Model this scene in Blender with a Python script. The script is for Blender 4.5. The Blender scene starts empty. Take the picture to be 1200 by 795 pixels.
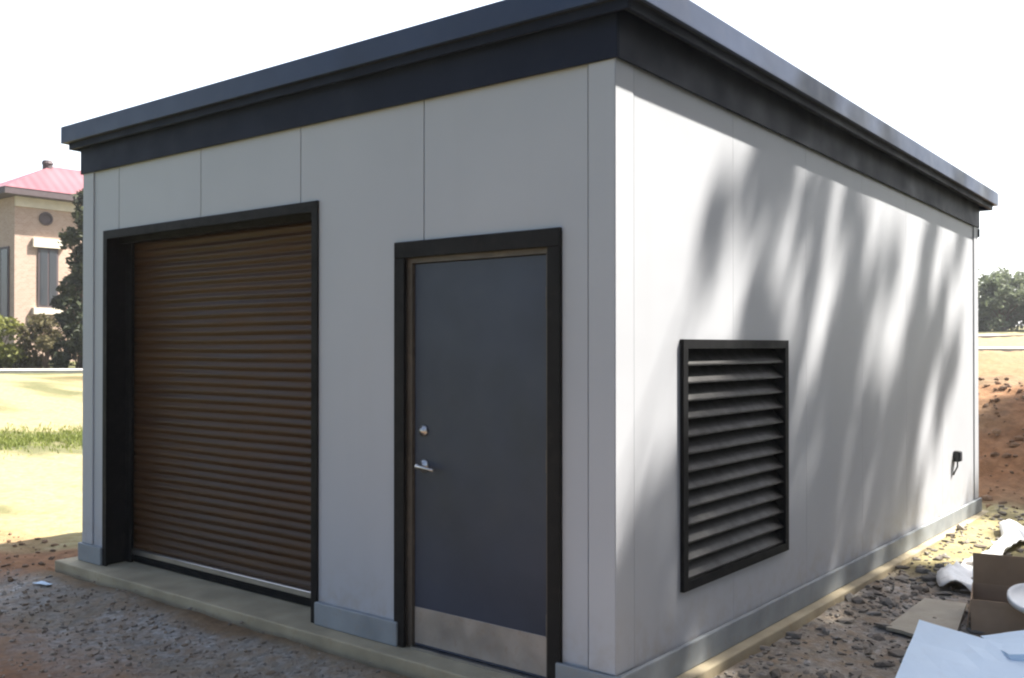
import bpy, bmesh, math, random
from mathutils import Vector, Matrix, noise
random.seed(11)
scn = bpy.context.scene
COL = scn.collection
R = math.radians

# ------------------------------------------------------------------ helpers
def obj(name, bm, mat, parent=None, smooth=False, loc=None):
    me = bpy.data.meshes.new(name)
    bm.normal_update()
    bm.to_mesh(me); bm.free()
    me.materials.append(mat)
    if smooth:
        for p in me.polygons: p.use_smooth = True
    o = bpy.data.objects.new(name, me); COL.objects.link(o)
    if parent is not None: o.parent = parent
    if loc is not None: o.location = loc
    return o

def empty(name, loc, label, cat, group=None):
    o = bpy.data.objects.new(name, None); COL.objects.link(o)
    o.location = loc; o['label'] = label; o['category'] = cat
    if group: o['group'] = group
    return o

def tag(o, label, cat, group=None):
    o['label'] = label; o['category'] = cat
    if group: o['group'] = group
    return o

def box(bm, x0, x1, y0, y1, z0, z1, sl=0.0):
    """axis box; sl = slope added to z per metre of y"""
    P = [(x, y, z + sl * y) for x in (x0, x1) for y in (y0, y1) for z in (z0, z1)]
    v = [bm.verts.new(p) for p in P]
    for f in ((0,1,3,2),(4,6,7,5),(0,4,5,1),(2,3,7,6),(0,2,6,4),(1,5,7,3)):
        bm.faces.new([v[i] for i in f])
    return v

def bevel(bm, w, seg=2):
    bmesh.ops.recalc_face_normals(bm, faces=bm.faces)
    bmesh.ops.bevel(bm, geom=list(bm.edges), offset=w, segments=seg, affect='EDGES', profile=0.6)

def tube(bm, pts, radii, n=8, cap=True):
    rings = []
    for i, p in enumerate(pts):
        p = Vector(p)
        a = Vector(pts[max(i-1, 0)]); b = Vector(pts[min(i+1, len(pts)-1)])
        d = (b - a).normalized()
        u = d.orthogonal().normalized() if i == 0 else (u - d * u.dot(d)).normalized()
        w = d.cross(u)
        r = radii[i] if isinstance(radii, (list, tuple)) else radii
        rings.append([bm.verts.new(p + (u * math.cos(2*math.pi*k/n) + w * math.sin(2*math.pi*k/n)) * r) for k in range(n)])
    for A, B in zip(rings, rings[1:]):
        for k in range(n):
            bm.faces.new((A[k], A[(k+1) % n], B[(k+1) % n], B[k]))
    if cap:
        bm.faces.new(list(reversed(rings[0]))); bm.faces.new(rings[-1])

def lathe(bm, origin, axis, prof, n=20):
    axis = Vector(axis).normalized(); u = axis.orthogonal().normalized(); w = axis.cross(u)
    o = Vector(origin); rings = []
    for r, h in prof:
        rings.append([bm.verts.new(o + axis*h + (u*math.cos(2*math.pi*k/n) + w*math.sin(2*math.pi*k/n))*max(r, 1e-4)) for k in range(n)])
    for A, B in zip(rings, rings[1:]):
        for k in range(n): bm.faces.new((A[k], A[(k+1) % n], B[(k+1) % n], B[k]))
    bm.faces.new(list(reversed(rings[0]))); bm.faces.new(rings[-1])

def sstep(a, b, x):
    t = min(1, max(0, (x - a) / (b - a))); return t*t*(3 - 2*t)
def fbm(x, y, s, o=4, z=0.0):
    return noise.fractal(Vector((x*s, y*s, z)), 0.9, 2.1, o)

# ------------------------------------------------------------------ materials
class NT:
    def __init__(s, name):
        s.m = bpy.data.materials.new(name); s.m.use_nodes = True
        s.t = s.m.node_tree; s.b = s.t.nodes['Principled BSDF']; s.o = s.t.nodes['Material Output']
    def n(s, typ, **kw):
        nd = s.t.nodes.new(typ)
        for k, v in kw.items():
            if k in nd.inputs.keys(): nd.inputs[k].default_value = v
            else: setattr(nd, k, v)
        return nd
    def l(s, a, b): s.t.links.new(a, b)
    def coord(s, scale=(1,1,1)):
        g = s.n('ShaderNodeNewGeometry'); mp = s.n('ShaderNodeMapping'); mp.inputs['Scale'].default_value = scale
        s.l(g.outputs['Position'], mp.inputs['Vector']); return mp.outputs['Vector']
    def noise(s, vec, scale, detail=4, rough=0.55):
        nd = s.n('ShaderNodeTexNoise'); nd.inputs['Scale'].default_value = scale
        nd.inputs['Detail'].default_value = detail; nd.inputs['Roughness'].default_value = rough
        s.l(vec, nd.inputs['Vector']); return nd.outputs['Fac']
    def ramp(s, fac, stops):
        r = s.n('ShaderNodeValToRGB'); e = r.color_ramp.elements
        while len(e) < len(stops): e.new(0.5)
        for el, (p, c) in zip(e, stops):
            el.position = p; el.color = (c[0], c[1], c[2], 1) if len(c) == 3 else c
        s.l(fac, r.inputs['Fac']); return r.outputs['Color']
    def mix(s, fac, a, b, mode='MIX'):
        m = s.n('ShaderNodeMix', data_type='RGBA', blend_type=mode)
        for inp, v in ((m.inputs[0], fac), (m.inputs[6], a), (m.inputs[7], b)):
            if hasattr(v, 'links') or hasattr(v, 'is_linked'): s.l(v, inp)
            else: inp.default_value = v if not isinstance(v, tuple) else (v[0], v[1], v[2], 1)
        return m.outputs[2]
    def bump(s, h, dist=0.01, st=0.5):
        b = s.n('ShaderNodeBump'); b.inputs['Strength'].default_value = st; b.inputs['Distance'].default_value = dist
        s.l(h, b.inputs['Height']); s.l(b.outputs['Normal'], s.b.inputs['Normal'])
    def col(s, c):
        if isinstance(c, tuple): s.b.inputs['Base Color'].default_value = (c[0], c[1], c[2], 1)
        else: s.l(c, s.b.inputs['Base Color'])
    def set(s, **kw):
        for k, v in kw.items(): s.b.inputs[k.replace('_', ' ')].default_value = v

def paint(name, c, rough=0.45, var=0.12, metal=0.0, nscale=3.0, bump=0.0, spec=0.5, dirt=None):
    """painted or coated surface: mottled colour, uneven gloss, light waviness"""
    a = NT(name); v = a.coord()
    n1 = a.noise(v, nscale, 5)
    lo = tuple(k*(1-var) for k in c); hi = tuple(min(1, k*(1+var)) for k in c)
    cc = a.ramp(n1, [(0.3, lo), (0.7, hi)])
    if dirt:
        n2 = a.noise(v, nscale*4, 6, 0.7)
        f = a.ramp(n2, [(0.52, (0,0,0)), (0.8, (0.6,0.6,0.6))])
        cc = a.mix(f, cc, dirt)
    a.col(cc)
    rr = a.ramp(a.noise(v, nscale*2.3, 4), [(0.3, (rough*0.85,)*3), (0.7, (min(1, rough*1.2),)*3)])
    a.l(rr, a.b.inputs['Roughness'])
    a.set(Metallic=metal, Specular_IOR_Level=spec)
    if bump: a.bump(a.noise(v, nscale*5, 5), 0.004, bump)
    return a.m

def wall_mat():
    a = NT('wall_paint'); v = a.coord()
    n1 = a.noise(v, 0.9, 4)
    vs = a.coord((3.5, 3.5, 0.25)); st = a.noise(vs, 1.6, 5, 0.6)
    c = a.ramp(n1, [(0.3, (0.402,0.412,0.442)), (0.7, (0.442,0.452,0.482))])
    c = a.mix(a.ramp(st, [(0.55, (0,0,0)), (0.85, (0.25,0.25,0.25))]), c, (0.36,0.36,0.37))
    # mud splashed up from the ground: patchy, within 35 cm of the slab
    g = a.n('ShaderNodeNewGeometry'); sx = a.n('ShaderNodeSeparateXYZ'); a.l(g.outputs['Position'], sx.inputs[0])
    mr = a.n('ShaderNodeMapRange'); mr.inputs['From Min'].default_value = 0.45; mr.inputs['From Max'].default_value = 0.1
    a.l(sx.outputs['Z'], mr.inputs['Value'])
    sp = a.ramp(a.noise(v, 9, 6, 0.7), [(0.45, (0,0,0)), (0.75, (0.7,0.7,0.7))])
    mm = a.n('ShaderNodeMath', operation='MULTIPLY'); a.l(mr.outputs[0], mm.inputs[0]); a.l(sp, mm.inputs[1])
    c = a.mix(mm.outputs[0], c, (0.33,0.27,0.21))
    a.col(c); a.set(Roughness=0.55, Specular_IOR_Level=0.35)
    b = a.noise(v, 1.7, 2); b2 = a.noise(v, 60, 3)
    ad = a.n('ShaderNodeMath', operation='MULTIPLY_ADD'); ad.inputs[1].default_value = 0.05
    a.l(b2, ad.inputs[0]); a.l(b, ad.inputs[2])
    a.bump(ad.outputs[0], 0.02, 0.25)
    return a.m

def ground_mat():
    a = NT('ground_dirt'); v = a.coord()
    at = a.n('ShaderNodeAttribute', attribute_name='zone'); sp = a.n('ShaderNodeSeparateColor'); a.l(at.outputs['Color'], sp.inputs[0])
    n1 = a.noise(v, 1.3, 6, 0.6); n2 = a.noise(v, 9, 6, 0.65); n3 = a.noise(v, 45, 4, 0.6)
    vo = a.n('ShaderNodeTexVoronoi'); vo.inputs['Scale'].default_value = 34; a.l(v, vo.inputs['Vector'])
    base = a.ramp(n2, [(0.25, (0.13,0.10,0.062)), (0.75, (0.25,0.19,0.115))])
    red = a.ramp(n2, [(0.25, (0.13,0.066,0.034)), (0.5, (0.225,0.112,0.055)), (0.8, (0.32,0.175,0.09))])
    grav = a.ramp(vo.outputs['Color'], [(0.1, (0.18,0.172,0.16)), (0.5, (0.30,0.285,0.265)), (0.9, (0.43,0.41,0.38))])
    grav = a.mix(a.ramp(n2, [(0.40, (0,0,0)), (0.68, (0.85,0.85,0.85))]), grav, (0.27,0.185,0.115))
    grav = a.mix(a.ramp(a.noise(v, 4.0, 3), [(0.45, (0,0,0)), (0.7, (0.5,0.5,0.5))]), grav, (0.16,0.145,0.125))
    sand = a.ramp(n2, [(0.2, (0.20,0.155,0.065)), (0.5, (0.265,0.23,0.12)), (0.8, (0.30,0.275,0.18))])
    sand = a.mix(a.ramp(n1, [(0.55, (0,0,0)), (0.8, (0.45,0.45,0.45))]), sand, (0.25,0.19,0.075))
    grass = a.ramp(n2, [(0.25, (0.045,0.058,0.022)), (0.75, (0.095,0.10,0.04))])
    c = a.mix(sp.outputs[0], base, red); c = a.mix(sp.outputs[1], c, grav); c = a.mix(sp.outputs[2], c, sand)
    c = a.mix(at.outputs['Alpha'], c, grass)
    a.col(c); a.set(Roughness=0.95, Specular_IOR_Level=0.2)
    ad = a.n('ShaderNodeMath', operation='MULTIPLY_ADD'); ad.inputs[1].default_value = 0.4
    a.l(n3, ad.inputs[0]); a.l(n2, ad.inputs[2]); a.bump(ad.outputs[0], 0.03, 0.7)
    return a.m

def rock_mat(name, cs, sc=4):
    a = NT(name); v = a.coord(); n = a.noise(v, sc, 3)
    nn = a.n('ShaderNodeTexWhiteNoise', noise_dimensions='1D'); at = a.n('ShaderNodeAttribute', attribute_name='rnd')
    c = a.ramp(at.outputs['Fac'], [(i/(len(cs)-1), q) for i, q in enumerate(cs)])
    c = a.mix(a.ramp(n, [(0.3, (0,0,0)), (0.7, (0.6,0.6,0.6))]), c, (0.20,0.14,0.09))
    a.col(c); a.set(Roughness=0.9, Specular_IOR_Level=0.25)
    a.bump(a.noise(v, 40, 4), 0.01, 0.5)
    return a.m

def leaf_mat(name, lo, hi, trans=0.3):
    a = NT(name); at = a.n('ShaderNodeAttribute', attribute_name='rnd')
    v = a.coord(); n = a.noise(v, 1.2, 3)
    c = a.ramp(at.outputs['Fac'], [(0, lo), (1, hi)])
    c = a.mix(a.ramp(n, [(0.35, (0,0,0)), (0.7, (0.4,0.4,0.4))]), c, tuple(k*0.6 for k in lo))
    a.col(c); a.set(Roughness=0.6, Specular_IOR_Level=0.3)
    tr = a.n('ShaderNodeBsdfTranslucent'); a.l(c, tr.inputs['Color'])
    mx = a.n('ShaderNodeMixShader'); mx.inputs[0].default_value = trans
    a.l(a.b.outputs[0], mx.inputs[1]); a.l(tr.outputs[0], mx.inputs[2]); a.l(mx.outputs[0], a.o.inputs['Surface'])
    return a.m

def curtain_mat():
    a = NT('brown_enamel_sheen'); v = a.coord((0.6, 1, 7))
    n = a.noise(v, 2.0, 5, 0.6)
    a.col(a.ramp(n, [(0.25, (0.036,0.0155,0.0078)), (0.75, (0.080,0.039,0.0155))]))  # brown enamel, with the golden sheen of reflected ground put into the colour
    a.l(a.ramp(n, [(0.3, (0.36,)*3), (0.7, (0.55,)*3)]), a.b.inputs['Roughness']); a.set(Specular_IOR_Level=0.25)
    a.bump(a.noise(a.coord((0.8,1,2)), 2.5, 3), 0.012, 0.5)
    return a.m

def brick_mat():
    a = NT('tan_brick'); tc = a.n('ShaderNodeNewGeometry'); mp = a.n('ShaderNodeMapping')
    cx = a.n('ShaderNodeSeparateXYZ'); a.l(tc.outputs['Position'], cx.inputs[0])
    ad = a.n('ShaderNodeMath', operation='ADD'); a.l(cx.outputs['X'], ad.inputs[0]); a.l(cx.outputs['Y'], ad.inputs[1])
    cb = a.n('ShaderNodeCombineXYZ'); a.l(ad.outputs[0], cb.inputs[0]); a.l(cx.outputs['Z'], cb.inputs[1])
    br = a.n('ShaderNodeTexBrick'); br.inputs['Scale'].default_value = 3.2
    br.inputs['Color1'].default_value = (0.42,0.31,0.255,1); br.inputs['Color2'].default_value = (0.36,0.25,0.20,1)
    br.inputs['Mortar'].default_value = (0.48,0.40,0.31,1); br.inputs['Mortar Size'].default_value = 0.015
    a.l(cb.outputs[0], br.inputs['Vector'])
    n = a.noise(a.coord(), 0.6, 4)
    a.col(a.mix(a.ramp(n, [(0.4, (0,0,0)), (0.8, (0.4,0.4,0.4))]), br.outputs['Color'], (0.36,0.26,0.20)))
    a.set(Roughness=0.9)
    return a.m

def roof_metal():
    a = NT('red_roof_metal'); v = a.coord()
    w = a.n('ShaderNodeTexWave', wave_type='BANDS', bands_direction='Y'); w.inputs['Scale'].default_value = 0.7
    a.l(v, w.inputs['Vector'])
    c = a.mix(a.ramp(a.noise(v, 0.5, 4), [(0.3, (0,0,0)), (0.7, (1,1,1))]), (0.165,0.040,0.055), (0.22,0.07,0.085))
    a.col(c); a.set(Roughness=0.5); a.bump(w.outputs['Fac'], 0.03, 0.4)
    return a.m

def glass_dark():
    a = NT('window_glass'); a.col((0.03,0.035,0.045)); a.set(Roughness=0.08, Specular_IOR_Level=0.6)
    n = a.noise(a.coord(), 0.8, 2); a.bump(n, 0.01, 0.1)
    return a.m

M = dict(
    wall=wall_mat(), ground=ground_mat(), curtain=curtain_mat(), brick=brick_mat(), redroof=roof_metal(), glass=glass_dark(),
    navy=paint('slate_blue_metal', (0.017,0.023,0.042), 0.40, 0.16, 0.0, 1.6, 0.1, 0.45, dirt=(0.035,0.035,0.042)),
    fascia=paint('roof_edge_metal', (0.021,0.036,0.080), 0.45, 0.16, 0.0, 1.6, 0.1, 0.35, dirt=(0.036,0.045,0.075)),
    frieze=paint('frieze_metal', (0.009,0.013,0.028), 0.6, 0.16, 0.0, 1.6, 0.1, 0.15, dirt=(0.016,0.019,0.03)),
    soffit=paint('soffit_metal', (0.008,0.009,0.014), 0.7, 0.15, 0.0, 2.0),
    bronze=paint('dark_bronze_trim', (0.011,0.010,0.010), 0.6, 0.2, 0.0, 4, spec=0.15, dirt=(0.03,0.026,0.022)),
    frame=paint('brown_steel_frame', (0.085,0.068,0.052), 0.5, 0.2, 0.0, 4, dirt=(0.2,0.15,0.1)),
    door=paint('charcoal_blue_paint', (0.033,0.041,0.066), 0.40, 0.2, 0.0, 2.2, 0.06, 0.45, dirt=(0.042,0.047,0.066)),
    steel=paint('brushed_steel', (0.52,0.50,0.48), 0.34, 0.12, 1.0, 5, 0.05),
    kick=paint('scuffed_steel_plate', (0.42,0.385,0.365), 0.44, 0.2, 0.8, 6, 0.1, dirt=(0.28,0.2,0.13)),
    plinth=paint('grey_plinth_paint', (0.24,0.26,0.275), 0.6, 0.18, 0.0, 5, 0.2, 0.4, dirt=(0.22,0.18,0.14)),
    slab=paint('slab_concrete', (0.37,0.315,0.215), 0.85, 0.22, 0.0, 4, 0.5, 0.3, dirt=(0.26,0.17,0.08)),
    black=paint('louver_black', (0.007,0.007,0.008), 0.6, 0.2, 0.0, 4, spec=0.1),
    blade=paint('louver_blade_dark', (0.012,0.011,0.011), 0.5, 0.25, 0.0, 6, spec=0.25, dirt=(0.024,0.022,0.020)),
    foam=paint('foam_board_pale_blue', (0.62,0.75,0.88), 0.75, 0.04, 0.0, 3, 0.15, dirt=(0.54,0.63,0.72)),
    card=paint('corrugated_cardboard', (0.36,0.25,0.165), 0.85, 0.12, 0.0, 6, 0.2),
    ply=paint('weathered_board', (0.36,0.325,0.26), 0.85, 0.15, 0.0, 5, 0.3, dirt=(0.25,0.19,0.13)),
    plastic=paint('white_plastic_film', (0.78,0.78,0.76), 0.3, 0.05, 0.0, 5, 0.1),
    bark=paint('pine_bark', (0.13,0.085,0.06), 0.9, 0.3, 0.0, 6, 0.8),
    conc=paint('pale_concrete', (0.50,0.47,0.43), 0.9, 0.12, 0.0, 2, 0.2, dirt=(0.36,0.31,0.25)),
    road=paint('pink_grey_paving', (0.30,0.25,0.23), 0.9, 0.15, 0.0, 0.5, 0.2, dirt=(0.36,0.27,0.2)),
    trim=paint('house_stone_trim', (0.60,0.55,0.46), 0.8, 0.1, 0.0, 2),
    eave=paint('house_dark_eave', (0.07,0.05,0.055), 0.7, 0.1, 0.0, 2),
    gravel=rock_mat('gravel_stone', [(0.18,0.165,0.15), (0.29,0.265,0.235), (0.25,0.185,0.13), (0.42,0.39,0.345)]),
    clod=rock_mat('dirt_clod', [(0.13,0.125,0.115), (0.24,0.23,0.21), (0.19,0.18,0.165), (0.38,0.365,0.34)]),
    redclod=rock_mat('red_clay_clod', [(0.10,0.06,0.04), (0.21,0.12,0.07), (0.15,0.10,0.07), (0.27,0.17,0.11)]),
    pine=leaf_mat('pine_needles', (0.04,0.06,0.02), (0.085,0.12,0.04), 0.15),
    darkleaf=leaf_mat('dark_leaves', (0.018,0.026,0.010), (0.065,0.075,0.03), 0.25),
    limeleaf=leaf_mat('yellow_green_leaves', (0.09,0.11,0.02), (0.22,0.22,0.05), 0.35),
    brownleaf=leaf_mat('brown_green_leaves', (0.07,0.055,0.025), (0.14,0.125,0.05), 0.25),
    farleaf=leaf_mat('hazy_wood_leaves', (0.10,0.125,0.075), (0.20,0.225,0.13), 0.45),  # leaf colour raised to stand in for distance haze
    blade_g=leaf_mat('grass_blades', (0.12,0.16,0.03), (0.26,0.28,0.07), 0.35),
    dry=paint('dark_cable', (0.02,0.02,0.02), 0.6, 0.1),
)

# ------------------------------------------------------------------ camera, light
CAM = Vector((2.40, -3.774, 1.643)); YAW = R(-38.61)
cd = bpy.data.cameras.new('camera'); cam = bpy.data.objects.new('camera', cd); COL.objects.link(cam)
cam.location = CAM; cam.rotation_euler = (R(90.42), 0, -YAW)
cd.sensor_width = 36; cd.lens = 1134.4/1200*36; cd.clip_end = 3000; cd.clip_start = 0.05
scn.camera = cam
S0 = Vector((0.72, 1.0, 1.65)); SUN = S0.normalized()
sl = bpy.data.lights.new('sun', 'SUN'); so = bpy.data.objects.new('sun', sl); COL.objects.link(so)
sl.energy = 5.0; sl.angle = R(0.8); sl.color = (1.0, 0.95, 0.86)
so.rotation_euler = (-SUN).to_track_quat('-Z', 'Y').to_euler(); so.location = (0, 0, 40)
w = bpy.data.worlds.new('World'); scn.world = w; w.use_nodes = True
nt = w.node_tree; bg = nt.nodes['Background']; sk = nt.nodes.new('ShaderNodeTexSky'); sk.sky_type = 'NISHITA'
sk.sun_disc = False; sk.sun_elevation = math.asin(SUN.z); sk.sun_rotation = math.atan2(SUN.x, SUN.y)
sk.dust_density = 3.0; sk.air_density = 1.0; sk.ozone_density = 1.0; sk.altitude = 50
# a bright milky veil of thin high cloud over the far half of the sky
tcw = nt.nodes.new('ShaderNodeTexCoord'); dt = nt.nodes.new('ShaderNodeVectorMath'); dt.operation = 'DOT_PRODUCT'
hs = Vector((-0.62, 0.80, 0.22)).normalized(); dt.inputs[1].default_value = hs
nt.links.new(tcw.outputs['Generated'], dt.inputs[0])
mrw = nt.nodes.new('ShaderNodeMapRange'); mrw.interpolation_type = 'SMOOTHSTEP'
mrw.inputs['From Min'].default_value = 0.05; mrw.inputs['From Max'].default_value = 0.72
nt.links.new(dt.outputs['Value'], mrw.inputs['Value'])
cn = nt.nodes.new('ShaderNodeTexNoise'); cn.inputs['Scale'].default_value = 2.5; cn.inputs['Detail'].default_value = 6
nt.links.new(tcw.outputs['Generated'], cn.inputs['Vector'])
mr2 = nt.nodes.new('ShaderNodeMapRange'); mr2.inputs['From Min'].default_value = 0.2; mr2.inputs['From Max'].default_value = 0.8
mr2.inputs['To Min'].default_value = 0.85; mr2.inputs['To Max'].default_value = 1.15
nt.links.new(cn.outputs['Fac'], mr2.inputs['Value'])
mlw = nt.nodes.new('ShaderNodeMath'); mlw.operation = 'MULTIPLY'
nt.links.new(mrw.outputs[0], mlw.inputs[0]); nt.links.new(mr2.outputs[0], mlw.inputs[1])
vl = nt.nodes.new('ShaderNodeVectorMath'); vl.operation = 'SCALE'; vl.inputs[0].default_value = (5.0, 5.1, 5.2)
nt.links.new(mlw.outputs[0], vl.inputs['Scale'])
ads = nt.nodes.new('ShaderNodeVectorMath'); ads.operation = 'ADD'
nt.links.new(sk.outputs[0], ads.inputs[0]); nt.links.new(vl.outputs[0], ads.inputs[1])
nt.links.new(ads.outputs[0], bg.inputs[0]); bg.inputs[1].default_value = 0.066
vs = scn.view_settings; vs.view_transform = 'Standard'; vs.look = 'None'; vs.gamma = 1.0; vs.exposure = 1.86
vs.use_curve_mapping = False
scn.cycles.filter_width = 2.2
scn.cycles.max_bounces = 8

# ------------------------------------------------------------------ terrain
def height(x, y, fine=True):
    az = math.degrees(math.atan2(x - CAM.x, y - CAM.y)); d = math.hypot(x - CAM.x, y - CAM.y)
    hl = -0.10 + 0.80*sstep(17, 36, d) + 0.5*sstep(36, 60, d)
    hr = -0.09 + 0.06*sstep(2.5, 6.5, y) + 1.22*sstep(6.9, 10.6, y) + 0.30*sstep(16, 30, y) + 0.7*sstep(29, 46, y) + 1.5*sstep(46, 110, y)
    hr -= 0.16*math.exp(-((y - 13.0)/1.8)**2)
    k = sstep(-58, -24, az) if az > -130 else 0
    if az > 60: k *= 1 - sstep(60, 140, az)
    h = hl*(1-k) + hr*k
    if fine and d < 60:
        inside = (-5.02 < x < 0.12 and -0.16 < y < 6.8)
        bumpy = 0.035*fbm(x, y, 0.55, 4) + 0.022*fbm(x, y, 2.6, 4, 3.3) + 0.012*fbm(x, y, 9, 3, 7.7)
        if y > 6.9 and k > 0.4: bumpy += (0.13*fbm(x, y, 0.8, 5, 1.7) + 0.05*fbm(x, y, 3.1, 4, 9.1))*sstep(7.0, 8.2, y)
        if inside: bumpy = -0.06
        elif -5.6 < x < 0.8 and -0.9 < y < 7: bumpy *= 0.6
        h += bumpy
        if -5.2 < x < 0.3 and -0.7 < y < -0.1 : h += 0.055*sstep(-0.7, -0.2, y)
    if 0.0 < x < 0.9 and -0.3 < y < 7: h += 0.05*(1 - sstep(0.1, 0.8, x))
    return h

def zones(x, y):
    n = fbm(x, y, 0.9, 4, 5.0); n2 = fbm(x, y, 0.25, 3, 2.0)
    az = math.degrees(math.atan2(x - CAM.x, y - CAM.y)); d = math.hypot(x - CAM.x, y - CAM.y)
    red = gr = sand = grass = 0.0
    if az < -40 or az > 120:                                   # front and the yard beyond
        yy = y + 0.18*n
        gr = sstep(-1.5, -0.85, yy)*(1 - sstep(-0.42, -0.24, yy))*(1 - sstep(-5.0, -5.9, x + 0.3*n))
        gr = max(0, min(1, gr*(0.85 + 0.6*n)))
        red = max(0, min(1, 0.85*(1 - gr) - 0.2 + 0.6*n)) if y > -0.9 else 0.8 + 0.5*n
        if -0.55 < y < 0 and -5 < x < 0.2: red *= 0.35
        if x < -4.6: red = max(red, 0.8*sstep(-4.6, -5.2, x)*sstep(-1.0, -0.5, y))
        if x < -5.0:
            e = (-x - 5.25) + 1.2*(y + 0.2) + 0.25*n
            sand = sstep(0.85, 1.5, e); red = max(red, 0.95*(1 - sand)); gr *= 0.5
        if d > 17.5:
            grass = sstep(17.4, 18.6, d + n)*(1 - sstep(20.5, 21.8, d + n))*max(0, min(1, 0.75 + 0.6*n))
            sand = max(sand, 0.9)
        if 6 < d < 34 and x < -6:
            grass = max(grass, 0.75*sstep(0.12, 0.5, fbm(x*0.5, y, 0.5, 4, 21.0)))
            red = max(red, 0.9*sstep(0.05, 0.45, fbm(x*0.4, y, 0.35, 4, 33.0))); sand *= 1 - 0.75*sstep(0.05, 0.45, fbm(x*0.4, y, 0.35, 4, 33.0))
        if d > 36: grass = max(grass, 0.8)
    else:
        sand = sstep(3.5, 4.4, y + 0.5*n)*(1 - sstep(6.9, 7.3, y + 0.3*n))*(1 - sstep(0.75, 1.0, x + 0.2*n))
        red = sstep(6.9, 7.3, y + 0.3*n)*min(1, max(0.35, 0.8 + 0.5*n))
        red = max(red, 0.35*sstep(0.9, 1.6, x))
        if y < 4.2: gr = (0.65 + 0.5*n)*(1 - sstep(3.4, 4.2, y + 0.4*n))
        if 10.3 < y < 14: red = 0.3
        if y > 13.2: red = 0.85; sand = 0.15 + 0.6*sstep(24, 30, y)
        if y > 46: grass = 0.7
    if (d > 5 and (az < -75 or az > -4)) or (y < -3.4 + 0.3*n):  # ground out of view, made dark grass to cut bounce light
        grass = max(grass, 0.9 if d > 6 else 0.7); sand *= 0.2; red *= 0.5
    c = lambda q: min(1, max(0, q))
    return c(red), c(gr), c(sand), c(grass)

def axis(a, b, step, lim0, lim1, g=1.16):
    xs = []; x = a
    while x <= b: xs.append(x); x += step
    s = step; x = b
    while x < lim1: s *= g; x += s; xs.append(x)
    s = step; x = a; pre = []
    while x > lim0: s *= g; x -= s; pre.append(x)
    return pre[::-1] + xs
gx = axis(-7.5, 3.0, 0.07, -700, 700, 1.07); gy = axis(-2.6, 11.5, 0.07, -600, 900, 1.07)
verts = []; zc = []
for yv in gy:
    for xv in gx:
        verts.append((xv, yv, height(xv, yv))); zc.append(zones(xv, yv))
nx = len(gx)
faces = [(j*nx+i, j*nx+i+1, (j+1)*nx+i+1, (j+1)*nx+i) for j in range(len(gy)-1) for i in range(nx-1)]
gm = bpy.data.meshes.new('ground'); gm.from_pydata(verts, [], faces)
att = gm.color_attributes.new('zone', 'FLOAT_COLOR', 'POINT')
att.data.foreach_set('color', [q for c in zc for q in c])
for p in gm.polygons: p.use_smooth = True
gm.materials.append(M['ground']); go = bpy.data.objects.new('ground', gm); COL.objects.link(go); go['kind'] = 'structure'

def strip(name, pts, width, mat, up=0.03, thick=0.12):
    """a paved strip that follows the terrain"""
    bm = bmesh.new(); L = []
    P = [Vector(p) for p in pts]; n = 40
    for i in range(n+1):
        t = i/n*(len(P)-1); k = min(int(t), len(P)-2); f = t-k
        c = P[k].lerp(P[k+1], f); d = (P[k+1]-P[k]).normalized(); s = Vector((-d.y, d.x))
        row = []
        for e in (-1, 1):
            q = c + s*e*width/2; z = height(q.x, q.y, False) + up
            row += [bm.verts.new((q.x, q.y, z)), bm.verts.new((q.x, q.y, z - thick))]
        L.append(row)
    for A, B in zip(L, L[1:]):
        bm.faces.new((A[0], A[2], B[2], B[0])); bm.faces.new((A[1], A[0], B[0], B[1])); bm.faces.new((A[2], A[3], B[3], B[2]))
    bmesh.ops.recalc_face_normals(bm, faces=bm.faces)
    o = obj(name, bm, mat); o['kind'] = 'structure'; return o
strip('pavement', [(-50, -9), (-34.5, 9.8), (-29, 16.5), (-20, 27)], 1.7, M['conc'], 0.10, 0.2)
strip('path', [(-22, 26.5), (-4.3, 29.8), (14, 33)], 2.6, M['conc'], 0.10, 0.2)
strip('road', [(-40, 34), (-8, 44.5), (25, 56)], 8.0, M['road'], 0.06, 0.2)

# ------------------------------------------------------------------ rocks and clods (stuff)
def rocks(name, spots, mat, flat=1.0):
    V = []; F = []; RN = []
    ico = bmesh.new(); bmesh.ops.create_icosphere(ico, subdivisions=1, radius=1)
    iv = [v.co.copy() for v in ico.verts]; fi = [[v.index for v in f.verts] for f in ico.faces]; ico.free()
    for (x, y, z, r) in spots:
        o = len(V); rn = random.random()
        rot = Matrix.Rotation(random.uniform(0, 6.28), 3, 'Z') @ Matrix.Rotation(random.uniform(-0.5, 0.5), 3, 'X')
        sc = Vector((random.uniform(0.7, 1.4)/flat**0.6, random.uniform(0.5, 1.1), random.uniform(0.4, 0.8)*flat))*r
        sd = Vector((random.random()*50, 0, 0))
        for c in iv:
            k = 1 + 0.6*noise.noise(c*1.3 + sd)
            V.append(tuple(rot @ Vector((c.x*sc.x*k, c.y*sc.y*k, c.z*sc.z*k)) + Vector((x, y, z)))); RN.append(rn)
        F += [[i+o for i in f] for f in fi]
    me = bpy.data.meshes.new(name); me.from_pydata(V, [], F); me.materials.append(mat)
    a = me.attributes.new('rnd', 'FLOAT', 'POINT'); a.data.foreach_set('value', RN)
    o = bpy.data.objects.new(name, me); COL.objects.link(o); o['kind'] = 'stuff'; return o
sp = []
while len(sp) < 4200:
    x = random.uniform(-7.0, 0.6); y = random.uniform(-2.2, -0.17)
    if random.random() > 0.15 + zones(x, y)[1]*0.95: continue
    r = random.choice((0.003, 0.004, 0.005, 0.006, 0.008, 0.011, 0.016)) * random.uniform(0.7, 1.3)
    sp.append((x, y, height(x, y) + r*0.2, r))
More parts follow.
